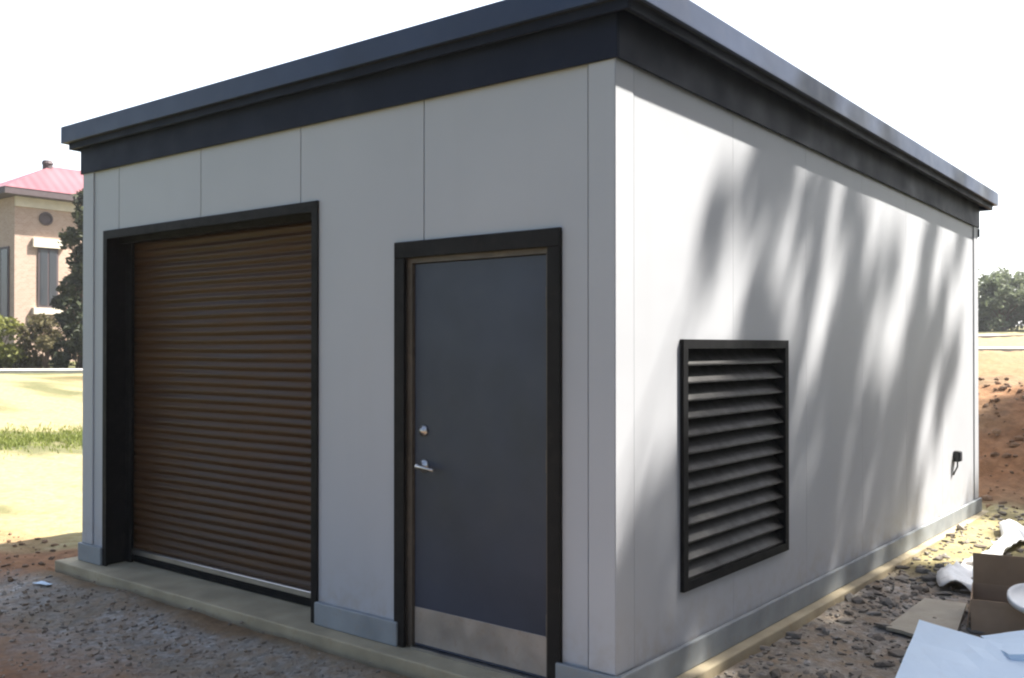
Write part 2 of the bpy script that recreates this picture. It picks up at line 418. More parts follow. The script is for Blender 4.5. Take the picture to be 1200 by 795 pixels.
rocks('gravel', sp, M['gravel'])
sp = []
while len(sp) < 2600:
    x = random.uniform(0.13, 1.9); y = random.uniform(0.2, 4.4)
    if random.random() > 0.35 + 0.75*fbm(x, y, 1.4, 3, 4.0) + 0.25: continue
    r = min(0.05, 0.0055*math.exp(abs(random.gauss(0, 0.95))))
    sp.append((x, y, height(x, y) + r*0.25, r))
for _ in range(500):
    x = random.uniform(0.12, 1.4); y = random.uniform(4.0, 7.2); r = 0.01*math.exp(abs(random.gauss(0, 0.6)))
    sp.append((x, y, height(x, y) + r*0.2, r))
rocks('rubble', sp, M['clod'], 0.8)
sp = []
for _ in range(900):
    x = random.uniform(-3, 3.5); y = random.uniform(7.0, 10.8)
    r = min(0.055, 0.012*math.exp(abs(random.gauss(0, 0.9)))); sp.append((x, y, height(x, y) + r*0.25, r))
for _ in range(500):
    x = random.uniform(-8, -4.9); y = random.uniform(-1.6, 0.4)
    r = min(0.028, 0.007*math.exp(abs(random.gauss(0, 0.8)))); sp.append((x, y, height(x, y) + r*0.25, r))
rocks('clay_clods', sp, M['redclod'])

# ------------------------------------------------------------------ the equipment building
Wd, Dp = 4.83, 6.66                      # front width, depth
GL, GR, GT = -4.53, -2.08, 2.497         # roll-up opening
DL, DR, DT = -1.43, -0.305, 2.20         # door opening with its trim
HP = 0.135                               # plinth height
SL = -0.022                              # fall of the roof to the back
FB = 2.965                               # underside of the frieze at the front
bld = empty('equipment_building', (-2.4, 3.3, 0),
            'small off-white panel building with dark flat roof, brown roll-up door and black louver', 'building')
base = Vector(bld.location)
def part(name, bm, mat, parent=None, smooth=False):
    bmesh.ops.translate(bm, verts=bm.verts, vec=-base)
    o = obj(name, bm, mat, bld if parent is None else parent, smooth); return o
# front wall: core plus panels with open joints between them
bm = bmesh.new()
def cells(bm, xs, zs, y0, y1, hole):
    for a, b in zip(xs, xs[1:]):
        for c, d in zip(zs, zs[1:]):
            if b - a > 1e-4 and not hole((a+b)/2, (c+d)/2): box(bm, a, b, y0, y1, c, d)
hole = lambda x, z: (GL < x < GR and z < GT) or (DL < x < DR and z < DT)
cells(bm, [-Wd+.02, GL, GR, DL, DR, -0.02], [0, DT, GT, 3.12], 0.012, 0.30, hole)
seams = [-4.33, -3.29, -2.25, -1.22, -0.155]
edges = [-Wd+.0, ] + seams + [0.0]
for a, b in zip(edges, edges[1:]):
    a2 = a + (0.004 if a in seams else 0); b2 = b - (0.004 if b in seams else 0)
    xs = sorted({a2, b2, *[q for q in (GL, GR, DL, DR) if a2 < q < b2]})
    cells(bm, xs, [0, DT, GT, 3.12], 0.0, 0.0115, hole)
part('front_wall', bm, M['wall'])
# side wall with louver opening
LY0, LY1, LZ0, LZ1 = 0.608, 1.911, 0.408, 1.666
bm = bmesh.new()
def sidecells(bm, ys, zs, x0, x1, hole):
    for a, b in zip(ys, ys[1:]):
        for c, d in zip(zs, zs[1:]):
            if b - a > 1e-4 and not hole((a+b)/2, (c+d)/2): box(bm, x0, x1, a, b, c, d)
lh = lambda y, z: LY0 < y < LY1 and LZ0 < z < LZ1
sidecells(bm, [0.30, LY0, LY1, Dp-.02], [0, LZ0, LZ1, 2.95], -0.25, -0.012, lh)
ss = [0.155, 1.205, 2.255, 3.305, 4.355, 5.405, Dp-0.155]
edges = [0.0121] + ss + [Dp]
for a, b in zip(edges, edges[1:]):
    a2 = a + (0.0012 if a in ss else 0); b2 = b - (0.0012 if b in ss else 0)
    ys = sorted({a2, b2, *[q for q in (LY0, LY1) if a2 < q < b2]})
    sidecells(bm, ys, [0, LZ0, LZ1, 2.99], -0.0115, 0.0, lh)
part('side_wall', bm, M['wall'])
bm = bmesh.new(); box(bm, -Wd, -Wd+0.2, 0.30, Dp, 0, 2.98); part('side_wall', bm, M['wall'])
bm = bmesh.new(); box(bm, -Wd+.2, -0.25, Dp-.2, Dp-.005, 0, 2.98); part('rear_wall', bm, M['wall'])
# corner post covers
bm = bmesh.new(); box(bm, -0.147, 0.0, -0.012, -0.0005, HP, FB+.01); box(bm, 0.0005, 0.0035, -0.012, 0.147, HP, FB+.01)
bevel(bm, 0.002, 1); part('corner_trim', bm, M['wall'])
bm = bmesh.new(); box(bm, -Wd-0.006, -Wd+0.147, -0.012, -0.0005, HP, FB+.01); bevel(bm, 0.003, 1); part('corner_trim', bm, M['wall'])
bm = bmesh.new(); box(bm, 0.0005, 0.010, Dp-0.147, Dp+0.008, HP, FB-.13); bevel(bm, 0.003, 1); part('corner_trim', bm, M['wall'])
# frieze band under the roof
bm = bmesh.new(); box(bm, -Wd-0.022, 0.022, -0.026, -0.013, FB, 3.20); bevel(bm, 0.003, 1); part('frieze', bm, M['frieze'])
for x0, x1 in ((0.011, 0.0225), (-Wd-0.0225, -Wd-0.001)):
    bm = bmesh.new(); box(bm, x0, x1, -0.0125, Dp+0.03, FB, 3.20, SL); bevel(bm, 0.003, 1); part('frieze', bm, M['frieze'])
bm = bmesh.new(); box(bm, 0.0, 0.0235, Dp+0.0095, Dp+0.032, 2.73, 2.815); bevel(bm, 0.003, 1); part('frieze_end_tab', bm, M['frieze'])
# roof
OV = 0.128; OR = 0.16
yb = Dp + 0.19
bm = bmesh.new(); box(bm, -Wd-OV+.005, OR-.005, -OV+.005, yb-.005, 3.22, 3.322, SL); rf = part('roof', bm, M['navy'])
def ringbox(bm, off, th, z0, z1):
    x0, x1, y0, y1 = -Wd-off, off + OR - OV, -off, yb - 0.128 + off
    box(bm, x0, x1, y0, y0+th, z0, z1, SL); box(bm, x0, x1, y1-th, y1, z0, z1, SL)
    box(bm, x0, x0+th, y0+th, y1-th, z0, z1, SL); box(bm, x1-th, x1, y0+th, y1-th, z0, z1, SL)
def sub(name, bm, mat, par, smooth=False):
    bmesh.ops.translate(bm, verts=bm.verts, vec=-base); return obj(name, bm, mat, par, smooth)
bm = bmesh.new(); ringbox(bm, OV, 0.02, 3.198, 3.326); bevel(bm, 0.004, 2); sub('fascia', bm, M['fascia'], rf)
bm = bmesh.new(); ringbox(bm, OV-0.042, 0.02, 3.152, 3.21); bevel(bm, 0.003, 1); sub('drip_edge', bm, M['frieze'], rf)
bm = bmesh.new(); box(bm, -Wd-OV+.021, OR-.021, -OV+.021, yb-.021, 3.2, 3.216, SL); sub('soffit', bm, M['soffit'], rf)
# plinth
def plinth(x0, x1, y0, y1):
    bm = bmesh.new(); box(bm, x0, x1, y0, y1, 0.001, HP); bevel(bm, 0.008, 2); part('plinth', bm, M['plinth'])
plinth(-Wd-0.03, GL+0.002, -0.034, -0.001); plinth(GR-0.002, DL+0.035, -0.034, -0.001); plinth(DR-0.02, 0.034, -0.034, -0.0135)
plinth(0.011, 0.036, -0.0125, Dp+0.03)
# slab
bm = bmesh.new(); box(bm, -4.99, 0.098, -0.15, Dp+0.1, -0.26, 0.0); bmesh.ops.subdivide_edges(bm, edges=bm.edges, cuts=0); bevel(bm, 0.012, 3)
part('foundation_slab', bm, M['slab'])
# inner dark room behind the openings
# ---- roll-up door
cy = 0.215
bm = bmesh.new(); zt = 0.045; pitch = 0.060; n = 7; prof = []
z = 0.10
while z < GT + 0.05:
    for i in range(n):
        t = i/n; prof.append((cy - 0.0135*math.sin(math.pi*min(1, t/0.82))**0.8 if t < 0.82 else cy + 0.003, z + t*pitch))
    z += pitch
xs = [GL + 0.012 + (GR-GL-0.024)*i/14 for i in range(15)]
rows = [[bm.verts.new((x, y + 0.0022*math.sin(x*5.1 + zz*3.3) + 0.0018*noise.noise(Vector((x*2, zz*6, 0))), zz + 0.0022*math.sin(x*3 + zz*9))) for x in xs] for y, zz in prof]
for A, B in zip(rows, rows[1:]):
    for i in range(len(xs)-1): bm.faces.new((A[i], A[i+1], B[i+1], B[i]))
rud = part('roll_up_door', bm, M['curtain'], smooth=True)
bm = bmesh.new(); box(bm, GL+.07, GR-.07, cy-0.035, cy+0.01, 0.062, 0.104); bevel(bm, 0.005, 1); sub('bottom_bar', bm, M['steel'], rud)
bm = bmesh.new(); box(bm, GL+.075, GR-.075, cy-0.022, cy+0.012, 0.004, 0.06); bevel(bm, 0.006, 1); sub('bottom_seal', bm, M['black'], rud)
for x0, x1 in ((GL+0.003, GL+0.085), (GR-0.085, GR-0.003)):
    bm = bmesh.new(); box(bm, x0, x1, cy-0.055, cy-0.026, 0.003, GT-0.002); bevel(bm, 0.003, 1); sub('guide_rail', bm, M['bronze'], rud)
bm = bmesh.new()   # jamb lining and face trim
tw = 0.052
box(bm, GL, GL+tw, -0.016, 0.0, 0.002, GT-tw); box(bm, GR-tw, GR, -0.016, 0.0, 0.002, GT-tw); box(bm, GL, GR, -0.016, 0.0, GT-tw, GT+.01)
box(bm, GL+.001, GL+0.012, 0.0005, cy-0.056, 0.002, GT-.013); box(bm, GR-0.012, GR-.001, 0.0005, cy-0.056, 0.002, GT-.013)
box(bm, GL+.001, GR-.001, 0.0005, cy-0.056, GT-0.012, GT-.001)
sub('door_surround', bm, M['bronze'], rud)
bm = bmesh.new(); box(bm, GL+.013, GR-.013, 0.10, cy-0.03, GT-0.075, GT-0.0135); bevel(bm, 0.006, 1); sub('header_hood', bm, M['bronze'], rud)
# ---- personnel door
tr = 0.078
bm = bmesh.new(); fx0, fx1, fz = DL+tr+0.034, DR-tr-0.03, DT-tr-0.03
box(bm, fx0, fx1, 0.030, 0.074, 0.016, fz); bevel(bm, 0.003, 1); dr = part('door', bm, M['door'])
bm = bmesh.new()
box(bm, DL, DL+tr, -0.022, 0.0, 0.004, DT-tr); box(bm, DR-tr, DR, -0.022, 0.0, 0.004, DT-tr); box(bm, DL, DR, -0.022, 0.0, DT-tr, DT+.012)
bevel(bm, 0.004, 1); sub('door_trim', bm, M['bronze'], dr)
bm = bmesh.new(); f0, f1 = DL+0.004, DR-0.004
box(bm, f0, fx0-0.003, 0.012, 0.12, 0.004, DT-0.004); box(bm, fx1+0.003, f1, 0.012, 0.12, 0.004, DT-0.004)
box(bm, fx0-0.003, fx1+0.003, 0.012, 0.12, fz+0.003, DT-0.004); sub('door_frame', bm, M['frame'], dr)
bm = bmesh.new(); box(bm, fx0+0.004, fx1-0.006, 0.0265, 0.0295, 0.030, 0.225); bevel(bm, 0.001, 1); sub('kick_plate', bm, M['kick'], dr)
bm = bmesh.new(); box(bm, fx0-.003, fx1+.003, 0.0, 0.11, 0.0005, 0.013); sub('threshold', bm, M['steel'], dr)
hx = fx0 + 0.072
bm = bmesh.new(); lathe(bm, (hx, 0.030, 1.185), (0, -1, 0), [(0.031, 0), (0.031, 0.006), (0.026, 0.016), (0.017, 0.018), (0.015, 0.026), (0.0, 0.027)]); sub('deadbolt', bm, M['steel'], dr, True)
bm = bmesh.new(); lathe(bm, (hx, 0.030, 0.995), (0, -1, 0), [(0.036, 0), (0.036, 0.006), (0.028, 0.014), (0.013, 0.016), (0.012, 0.042), (0.016, 0.050), (0.014, 0.062), (0.0, 0.064)])
tube(bm, [(hx-0.01, -0.024, 0.995), (hx+0.03, -0.026, 0.993), (hx+0.075, -0.024, 0.988), (hx+0.115, -0.020, 0.983)], [0.011, 0.0105, 0.009, 0.008], 8)
sub('lever_handle', bm, M['steel'], dr, True)
for z in (0.28, 1.08, 1.88):
    bm = bmesh.new(); tube(bm, [(fx1+0.003, 0.022, z-0.055), (fx1+0.003, 0.022, z+0.055)], 0.009, 8); sub('hinge', bm, M['frame'], dr, True)
# ---- louver
bm = bmesh.new(); fw = 0.036
sidecells(bm, [LY0-.012, LY0+fw, LY1-fw, LY1+.012], [LZ0-.012, LZ0+fw, LZ1-fw, LZ1+.012], -0.13, 0.022, lambda y, z: LY0+fw < y < LY1-fw and LZ0+fw < z < LZ1-fw)
bmesh.ops.remove_doubles(bm, verts=bm.verts, dist=1e-5)
lv = part('louver_vent', bm, M['black'])
bm = bmesh.new(); nb = 13; pz = (LZ1-LZ0-2*fw)/nb
for i in range(nb):
    zb = LZ0 + fw + pz*i
    P = [(0.004, zb+0.002), (0.008, zb+0.006), (0.007, zb+0.013), (-0.004, zb+0.021), (-0.078, zb+0.094), (-0.081, zb+0.091), (-0.007, zb+0.017), (0.004, zb+0.011), (0.005, zb+0.007), (0.002, zb+0.004)]
    A = [bm.verts.new((x, LY0+fw, z)) for x, z in P]; B = [bm.verts.new((x, LY1-fw, z)) for x, z in P]
    for k in range(len(P)): bm.faces.new((A[k], A[(k+1) % len(P)], B[(k+1) % len(P)], B[k]))
sub('louver_blades', bm, M['blade'], lv)
bm = bmesh.new(); box(bm, -0.129, -0.12, LY0+fw, LY1-fw, LZ0+fw, LZ1-fw); sub('screen', bm, M['black'], lv)
# ---- outlet box with a dangling lead near the rear corner
bm = bmesh.new(); box(bm, 0.0005, 0.055, 5.755, 5.835, 0.575, 0.675); bevel(bm, 0.012, 2); ob = part('outlet_box', bm, M['dry'])
bm = bmesh.new(); box(bm, 0.0552, 0.063, 5.76, 5.83, 0.58, 0.67); bevel(bm, 0.004, 1); sub('outlet_cover', bm, M['soffit'], ob)
bm = bmesh.new(); tube(bm, [(0.03, 5.79, 0.58), (0.035, 5.77, 0.53), (0.02, 5.72, 0.48), (0.015, 5.71, 0.46)], 0.008, 6); sub('cable', bm, M['dry'], ob, True)

# ------------------------------------------------------------------ things lying beside the building
def sheet(name, corners, thick, mat, wob=0.0, n=8, bev=0.004):
    """a board from four corners (x,y,z), with thickness and slight warp"""
    A, B, C, D = [Vector(c) for c in corners]; bm = bmesh.new(); T = []; U = []
    nrm = (B-A).cross(D-A).normalized(); nrm = nrm if nrm.z > 0 else -nrm
    for j in range(n+1):
        for i in range(n+1):
            u, v = i/n, j/n; p = (A*(1-u)+B*u)*(1-v) + (D*(1-u)+C*u)*v
            p = p + nrm*wob*fbm(p.x, p.y, 3.0, 3, p.z)
            T.append(bm.verts.new(p)); U.append(bm.verts.new(p - nrm*thick))
    m = n+1
    for j in range(n):
        for i in range(n):
            a = j*m+i; bm.faces.new((T[a], T[a+1], T[a+m+1], T[a+m])); bm.faces.new((U[a], U[a+m], U[a+m+1], U[a+1]))
    for i in range(n):
        for a, b in ((i, i+1), (n*m+i, n*m+i+1), (i*m, (i+1)*m), (i*m+n, (i+1)*m+n)): bm.faces.new((T[a], T[b], U[b], U[a]))
    bmesh.ops.recalc_face_normals(bm, faces=bm.faces)
    return obj(name, bm, mat)
tag(sheet('foam_board', [(0.79,1.90,0.105),(1.55,1.63,0.10),(1.74,0.42,0.05),(1.00,0.62,0.045)], 0.05, M['foam'], 0.012), 'big pale blue foam board lying flat in the near right corner', 'foam board')
tag(sheet('foam_board', [(1.10,1.93,0.07),(1.62,2.12,0.21),(1.80,1.58,0.20),(1.33,1.50,0.115)], 0.05, M['foam'], 0.010), 'smaller pale blue foam board tilted up behind the big foam board', 'foam board')
tag(sheet('scrap_board', [(0.53,2.15,-0.035),(0.93,2.05,-0.03),(0.78,2.98,-0.025),(0.52,2.98,-0.03)], 0.02, M['ply'], 0.01), 'flat beige scrap board lying between the rubble and the foam board', 'board')
bm = bmesh.new(); A = Vector((0.50, 3.36)); Bq = Vector((0.53, 6.0)); nn = 60; T = []
for i in range(nn+1):
    t = i/nn; c = A.lerp(Bq, t); wd = 0.11 + 0.05*math.sin(t*9) + 0.03*math.sin(t*23)
    for k in range(9):
        e = -1 + 2*k/8; x = c.x + 0.12 + wd*e - 0.06*t; y = c.y + 0.03*math.sin(e*3 + t*11)
        z = height(x, y) + 0.045 + 0.05*abs(fbm(x, y, 6, 3, 8.0)) + 0.035*math.cos(e*2.4 + t*17)
        T.append(bm.verts.new((x, y, z)))
for i in range(nn):
    for k in range(8): a = i*9+k; bm.faces.new((T[a], T[a+1], T[a+10], T[a+9]))
ps = obj('plastic_sheet', bm, M['plastic'], None, True)
so_ = ps.modifiers.new('thickness', 'SOLIDIFY'); so_.thickness = 0.006
tag(ps, 'long crumpled strip of white plastic sheeting on the dirt beside the slab', 'plastic sheet')
# cardboard box with open flaps
cb = empty('cardboard_box', (0.93, 2.44, -0.10), 'brown open cardboard box standing behind the foam boards', 'box')
cb.rotation_euler = (0, 0, R(12))
bm = bmesh.new(); bw, bl, bh, th = 0.58, 0.46, 0.235, 0.006
box(bm, 0, bw, 0, th, 0, bh); box(bm, 0, bw, bl-th, bl, 0, bh); box(bm, 0, th, th+.0005, bl-th-.0005, 0, bh); box(bm, bw-th, bw, th+.0005, bl-th-.0005, 0, bh); box(bm, th+.0005, bw-th-.0005, th+.0005, bl-th-.0005, 0.001, th)
obj('box_body', bm, M['card'], cb)
for (o, ax, ln, ang) in (((0, 0.003, bh+.002), 'x', bw, 266), ((0, bl-0.003, bh+.002), 'x', bw, 100), ((0.003, 0, bh+.002), 'y', bl, 262), ((bw-.003, 0, bh+.002), 'y', bl, -20)):
    bm = bmesh.new()
    if ax == 'x': box(bm, 0.004, ln-.004, 0, 0.20, 0, 0.005); bmesh.ops.rotate(bm, verts=bm.verts, cent=(0,0,0), matrix=Matrix.Rotation(R(ang), 3, 'X'))
    else: box(bm, 0, 0.18, 0.004, ln-.004, 0, 0.005); bmesh.ops.rotate(bm, verts=bm.verts, cent=(0,0,0), matrix=Matrix.Rotation(R(-ang), 3, 'Y'))
    obj('flap', bm, M['card'], cb, loc=o)
bm = bmesh.new(); lathe(bm, (1.27, 2.47, 0.185), (0.15, -0.35, 1), [(0.135, -0.02), (0.145, -0.018), (0.147, 0.010), (0.138, 0.014), (0.125, 0.004), (0.0, 0.006)], 32)
tag(obj('bucket_lid', bm, M['plastic'], None, True), 'round white plastic lid lying on the cardboard box', 'lid')
tag(sheet('paper_scrap', [(-4.66,-0.47,-0.055),(-4.50,-0.43,-0.05),(-4.53,-0.39,-0.055),(-4.64,-0.42,-0.05)], 0.004, M['foam'], 0.03), 'small pale scrap of paper lying on the gravel by the slab', 'paper')

# ------------------------------------------------------------------ foliage
def foliage(name, clumps, mat, parent=None, loc=None):
    """clumps: (centre, (rx,ry,rz), leaf count, leaf size)"""
    V = []; F = []; RN = []; off = Vector(loc) if loc is not None else Vector((0,0,0))
    for c, r, n, s in clumps:
        c = Vector(c) - off; cl = random.random()*0.5
        for _ in range(n):
            d = Vector((random.gauss(0,1), random.gauss(0,1), random.gauss(0,1))).normalized()*(random.random()**0.45)
            p = c + Vector((d.x*r[0], d.y*r[1], d.z*r[2]))
            a = Vector((random.gauss(0,1), random.gauss(0,1), random.gauss(0,0.7))).normalized(); b = a.orthogonal().normalized()
            b = Matrix.Rotation(random.uniform(0, 6.28), 3, a) @ b
            L = s*random.uniform(0.6, 1.4); w_ = L*random.uniform(0.35, 0.6); o = len(V)
            V += [tuple(p - a*L*.5), tuple(p + b*w_*.5), tuple(p + a*L*.5), tuple(p - b*w_*.5)]
            F.append((o, o+1, o+2, o+3)); rn = cl + random.random()*0.5; RN += [rn]*4
    me = bpy.data.meshes.new(name); me.from_pydata(V, [], F); me.materials.append(mat)
    at = me.attributes.new('rnd', 'FLOAT', 'POINT'); at.data.foreach_set('value', RN)
    o = bpy.data.objects.new(name, me); COL.objects.link(o)
    if parent is not None: o.parent = parent
    return o

def shrub(name, x, y, rx, ry, h, mat, leaf, n, label, cat, group=None, trunk=0.0, nb=14):
    z = height(x, y, False) - 0.05; t = empty(name, (x, y, z), label, cat, group)
    bm = bmesh.new(); cl = []
    for i in range(nb):
        a = random.uniform(0, 6.28); q = random.random()**0.5; hh = trunk + (h - trunk)*random.uniform(0.08, 0.95)
        tp = math.sin(math.pi*min(1, 0.25 + 0.75*(hh - trunk)/(h - trunk)))**0.4 if trunk else math.sqrt(max(0.05, 1 - (hh/h)**2.2))
        c = Vector((rx*q*tp*math.cos(a)*0.8, ry*q*tp*math.sin(a)*0.8, hh))
        r = random.uniform(0.24, 0.42)*min(rx, h*0.6); cl.append((c, (r, r, r*0.85), n//nb, leaf))
        m = Vector((c.x*0.25, c.y*0.25, min(hh*0.6, max(trunk, hh*0.5))))
        tube(bm, [(c.x*0.03, c.y*0.03, -0.1), m, c], [0.02*h, 0.011*h, 0.003*h], 5)
    obj('trunk' if trunk else 'stem', bm, M['bark'], t)
    foliage('crown' if trunk else 'foliage', cl, mat, t)
    return t

# ------------------------------------------------------------------ tan brick house in the distance
hx0, hx1, hy0, hy1, hz0, hz1 = -43.05, -40.65, 15.55, 27.0, 0.7, 8.15
house = empty('brick_house', ((hx0+hx1)/2, (hy0+hy1)/2, hz0), 'distant tan brick house with hipped red metal roof', 'house')
hb = Vector(house.location)
def hpart(name, bm, mat, par=None):
    bmesh.ops.translate(bm, verts=bm.verts, vec=-hb); return obj(name, bm, mat, house if par is None else par)
bm = bmesh.new(); box(bm, hx0, hx1, hy0, hy1, hz0-0.5, hz1); hw = hpart('wall', bm, M['brick'])
bm = bmesh.new(); e = 0.75
P = [bm.verts.new(p) for p in ((hx0-e, hy0-e, hz1+.28), (hx1+e, hy0-e, hz1+.28), (hx1+e, hy1+e, hz1+.28), (hx0-e, hy1+e, hz1+.28), ((hx0+hx1)/2, hy0+2.15, 9.9), ((hx0+hx1)/2, hy1-2.15, 9.9))]
for f in ((0,1,4), (1,2,5,4), (2,3,5), (3,0,4,5), (3,2,1,0)): bm.faces.new([P[i] for i in f])
hr_ = hpart('roof', bm, M['redroof'])
bm = bmesh.new(); box(bm, hx0-e+.02, hx1+e-.02, hy0-e+.02, hy1+e-.02, hz1+.002, hz1+.276); hpart('eave', bm, M['eave'], hr_)
bm = bmesh.new(); lathe(bm, (-41.85, 17.55, 9.55), (0,0,1), [(0.22,0),(0.22,0.42),(0.27,0.43),(0.2,0.58),(0.0,0.6)], 12); hpart('roof_vent', bm, M['eave'], hr_)
bm = bmesh.new(); box(bm, hx1+.002, hx1+.10, hy0, hy1, hz1-0.42, hz1); hpart('cornice', bm, M['trim'])
for y0 in (16.55, 20.4, 24.2):
    bm = bmesh.new(); box(bm, hx1+.005, hx1+.05, y0, y0+0.9, 3.35, 6.0); wn = hpart('window', bm, M['eave'])
    bm = bmesh.new(); box(bm, hx1+.052, hx1+.065, y0+.09, y0+.41, 3.45, 5.9); box(bm, hx1+.052, hx1+.065, y0+.49, y0+.81, 3.45, 5.9); hpart('pane', bm, M['glass'], wn)
    bm = bmesh.new(); box(bm, hx1+.003, hx1+.20, y0-.25, y0+1.15, 3.05, 3.34); hpart('sill', bm, M['trim'], wn)
    bm = bmesh.new(); box(bm, hx1+.003, hx1+.16, y0-.25, y0+1.15, 6.01, 6.40); hpart('lintel', bm, M['trim'], wn)
    bm = bmesh.new(); lathe(bm, (hx1+.004, y0+.35, 7.3), (1, 0, 0), [(0.30, 0), (0.30, 0.06), (0.22, 0.07), (0.2, 0.03), (0.0, 0.03)], 20); hpart('round_vent', bm, M['eave'])
for x0 in (-42.6,):
    bm = bmesh.new(); box(bm, x0, x0+1.5, hy0-.05, hy0-.005, 2.6, 6.0); wn = hpart('window', bm, M['eave'])
    bm = bmesh.new(); box(bm, x0+.1, x0+.7, hy0-.065, hy0-.052, 2.7, 5.9); box(bm, x0+.8, x0+1.4, hy0-.065, hy0-.052, 2.7, 5.9); hpart('pane', bm, M['glass'], wn)
    bm = bmesh.new(); box(bm, x0-.2, x0+1.7, hy0-.16, hy0-.003, 2.3, 2.59); hpart('sill', bm, M['trim'], wn)

shrub('slim_tree', -36.75, 16.75, 1.5, 1.5, 7.9, M['darkleaf'], 0.25, 7500, 'slim dark tree growing against the tan brick house', 'tree', None, 0.9, 40)
shrub('bush', -36.6, 13.2, 1.8, 1.7, 2.15, M['limeleaf'], 0.20, 4200, 'yellow-green bush at the frame edge in front of the brick house', 'bush')
shrub('bush', -35.2, 14.35, 1.4, 1.4, 1.9, M['brownleaf'], 0.19, 2800, 'brownish bush between the yellow-green bush and the dark bushes', 'bush')
shrub('bush', -34.5, 15.3, 1.3, 1.3, 2.3, M['darkleaf'], 0.2, 3200, 'dark green bush under the brick house window', 'bush')
shrub('bush', -33.6, 16.2, 1.3, 1.3, 2.2, M['darkleaf'], 0.2, 3200, 'dark bush beside the white wall edge, under the slim tree', 'bush')

# far wood behind the road, at the right
tr_spots = [(-16.6, 70, 6.2), (-14.7, 73, 7.0), (-13.0, 70.5, 5.6), (-11.3, 74, 6.6), (-9.6, 71, 5.8), (-18.5, 76, 7.4), (-7.6, 75, 6.8)]
kinds = ['pale round-topped tree at the left end of the far tree line', 'tallest tree of the far tree line beyond the road', 'low tree in front of the tallest far tree', 'pale full-crowned tree in the middle of the far tree line',
         'short tree at the right end of the far tree line', 'far tree peeping out just behind the building corner', 'tree at the back of the far tree line by the frame edge']
for (x, y, h), lb in zip(tr_spots, kinds):
    shrub('far_tree', x, y, 2.5, 2.5, h*0.68, M['farleaf'], 0.36, 3400, lb, 'tree', 'trees beyond the road', 0.05, 34)

# short grass on the bank to the left
V = []; F = []; RN = []
for _ in range(5200):
    d = random.gauss(19.6, 0.8); az = R(random.uniform(-69.5, -60)); x = CAM.x + d*math.sin(az); y = CAM.y + d*math.cos(az)
    if fbm(x, y, 0.9, 4, 5.0) < -0.25: continue
    z = height(x, y); h = random.uniform(0.03, 0.10); a = random.uniform(0, 6.28); o = len(V); wd = 0.012
    ln = Vector((random.gauss(0, .03), random.gauss(0, .03)))
    V += [(x-wd*math.cos(a), y-wd*math.sin(a), z), (x+wd*math.cos(a), y+wd*math.sin(a), z), (x+ln.x, y+ln.y, z+h)]; F.append((o, o+1, o+2)); RN += [random.random()]*3
me = bpy.data.meshes.new('grass'); me.from_pydata(V, [], F); me.materials.append(M['blade_g'])
at_ = me.attributes.new('rnd', 'FLOAT', 'POINT'); at_.data.foreach_set('value', RN)
o = bpy.data.objects.new('grass', me); COL.objects.link(o); o['kind'] = 'stuff'

# ------------------------------------------------------------------ pines beside the building; their sprays dapple the side wall
US = [740, 780, 820, 860, 900, 940, 980, 1020, 1060, 1100, 1132]
TS = [0.03, 0.2, 0.4, 0.6, 0.8, 0.97]
SH = [[0, 0, 0, .05, .7, .6, .7, .1, 0, .5, .1],
      [.12, .12, .05, .8, .6, .5, .6, .1, .2, .5, 0],
      [.1, .15, .25, .9, .6, .5, .6, .7, .5, .7, 0],
      [.2, .6, .7, .8, .7, .6, .7, .6, .7, .35, 0],
      [.75, .9, .9, .9, .8, .8, .7, .7, .5, .0, 0],
      [.9, .9, .9, .9, .9, .9, .9, .7, .25, 0, 0]]
def yof(u):       # wall depth for a given column of that chart
    t = (u - 600)/1134.4; f = Vector((math.sin(YAW), math.cos(YAW))); r = Vector((math.cos(YAW), -math.sin(YAW)))
    d = f + r*t; return CAM.y + d.y*(-CAM.x/d.x)
YS = [yof(u) for u in US]
def shade(y, z):
    tt = min(0.97, max(0.03, (2.9 - z)/2.9)); yy = min(YS[-1], max(YS[0], y))
    i = max(k for k in range(len(YS)-1) if YS[k] <= yy or k == 0); j = max(k for k in range(len(TS)-1) if TS[k] <= tt)
    a = (yy - YS[i])/(YS[i+1]-YS[i]); b = (tt - TS[j])/(TS[j+1]-TS[j])
    return (SH[j][i]*(1-a)+SH[j][i+1]*a)*(1-b) + (SH[j+1][i]*(1-a)+SH[j+1][i+1]*a)*b
targets = []
rnd = random.Random(5)
while len(targets) < 135:
    y = rnd.uniform(-0.1, 6.6); z = rnd.uniform(0, 2.85)
    if rnd.random() < shade(y, z)**1.5: targets.append((Vector((0, y, z)), 'w'))
n0 = len(targets)
for _ in range(46):
    x = rnd.uniform(0.75, 2.2); y = rnd.uniform(0.3, 2.9); targets.append((Vector((x, y, 0.05)), 'g'))
n0 = len(targets)
while len(targets) < n0 + 250:
    y = rnd.uniform(0.3, 10.2); x = rnd.uniform(0.15 if y < 7 else -1.6, 3.2 if y < 7 else 2.0)
    lit = (3.7 < y < 6.9 and x < 0.75) or y > 9.7
    if rnd.random() < (0.04 if lit else 0.85): targets.append((Vector((x, y, height(x, y, False))), 'g'))
pines = [(5.6, 6.5, 15.5, 'tall pine with the thickest trunk, beside the building'), (7.4, 19.2, 17.0, 'tallest pine, standing farthest back on the clay bank'), (8.6, 10.5, 14.0, 'shorter pine behind the thick-trunked pine')]
sets = [[] for _ in pines]
for P, k in targets:
    best = None
    for _ in range(5):
        t = rnd.uniform(5.6, 8.8); q = P + S0*t
        for i, (px, py, ph, lb) in enumerate(pines):
            d = math.hypot(q.x-px, q.y-py)
            if best is None or d < best[0]: best = (d, i, q)
    sets[best[1]].append((best[2], k))
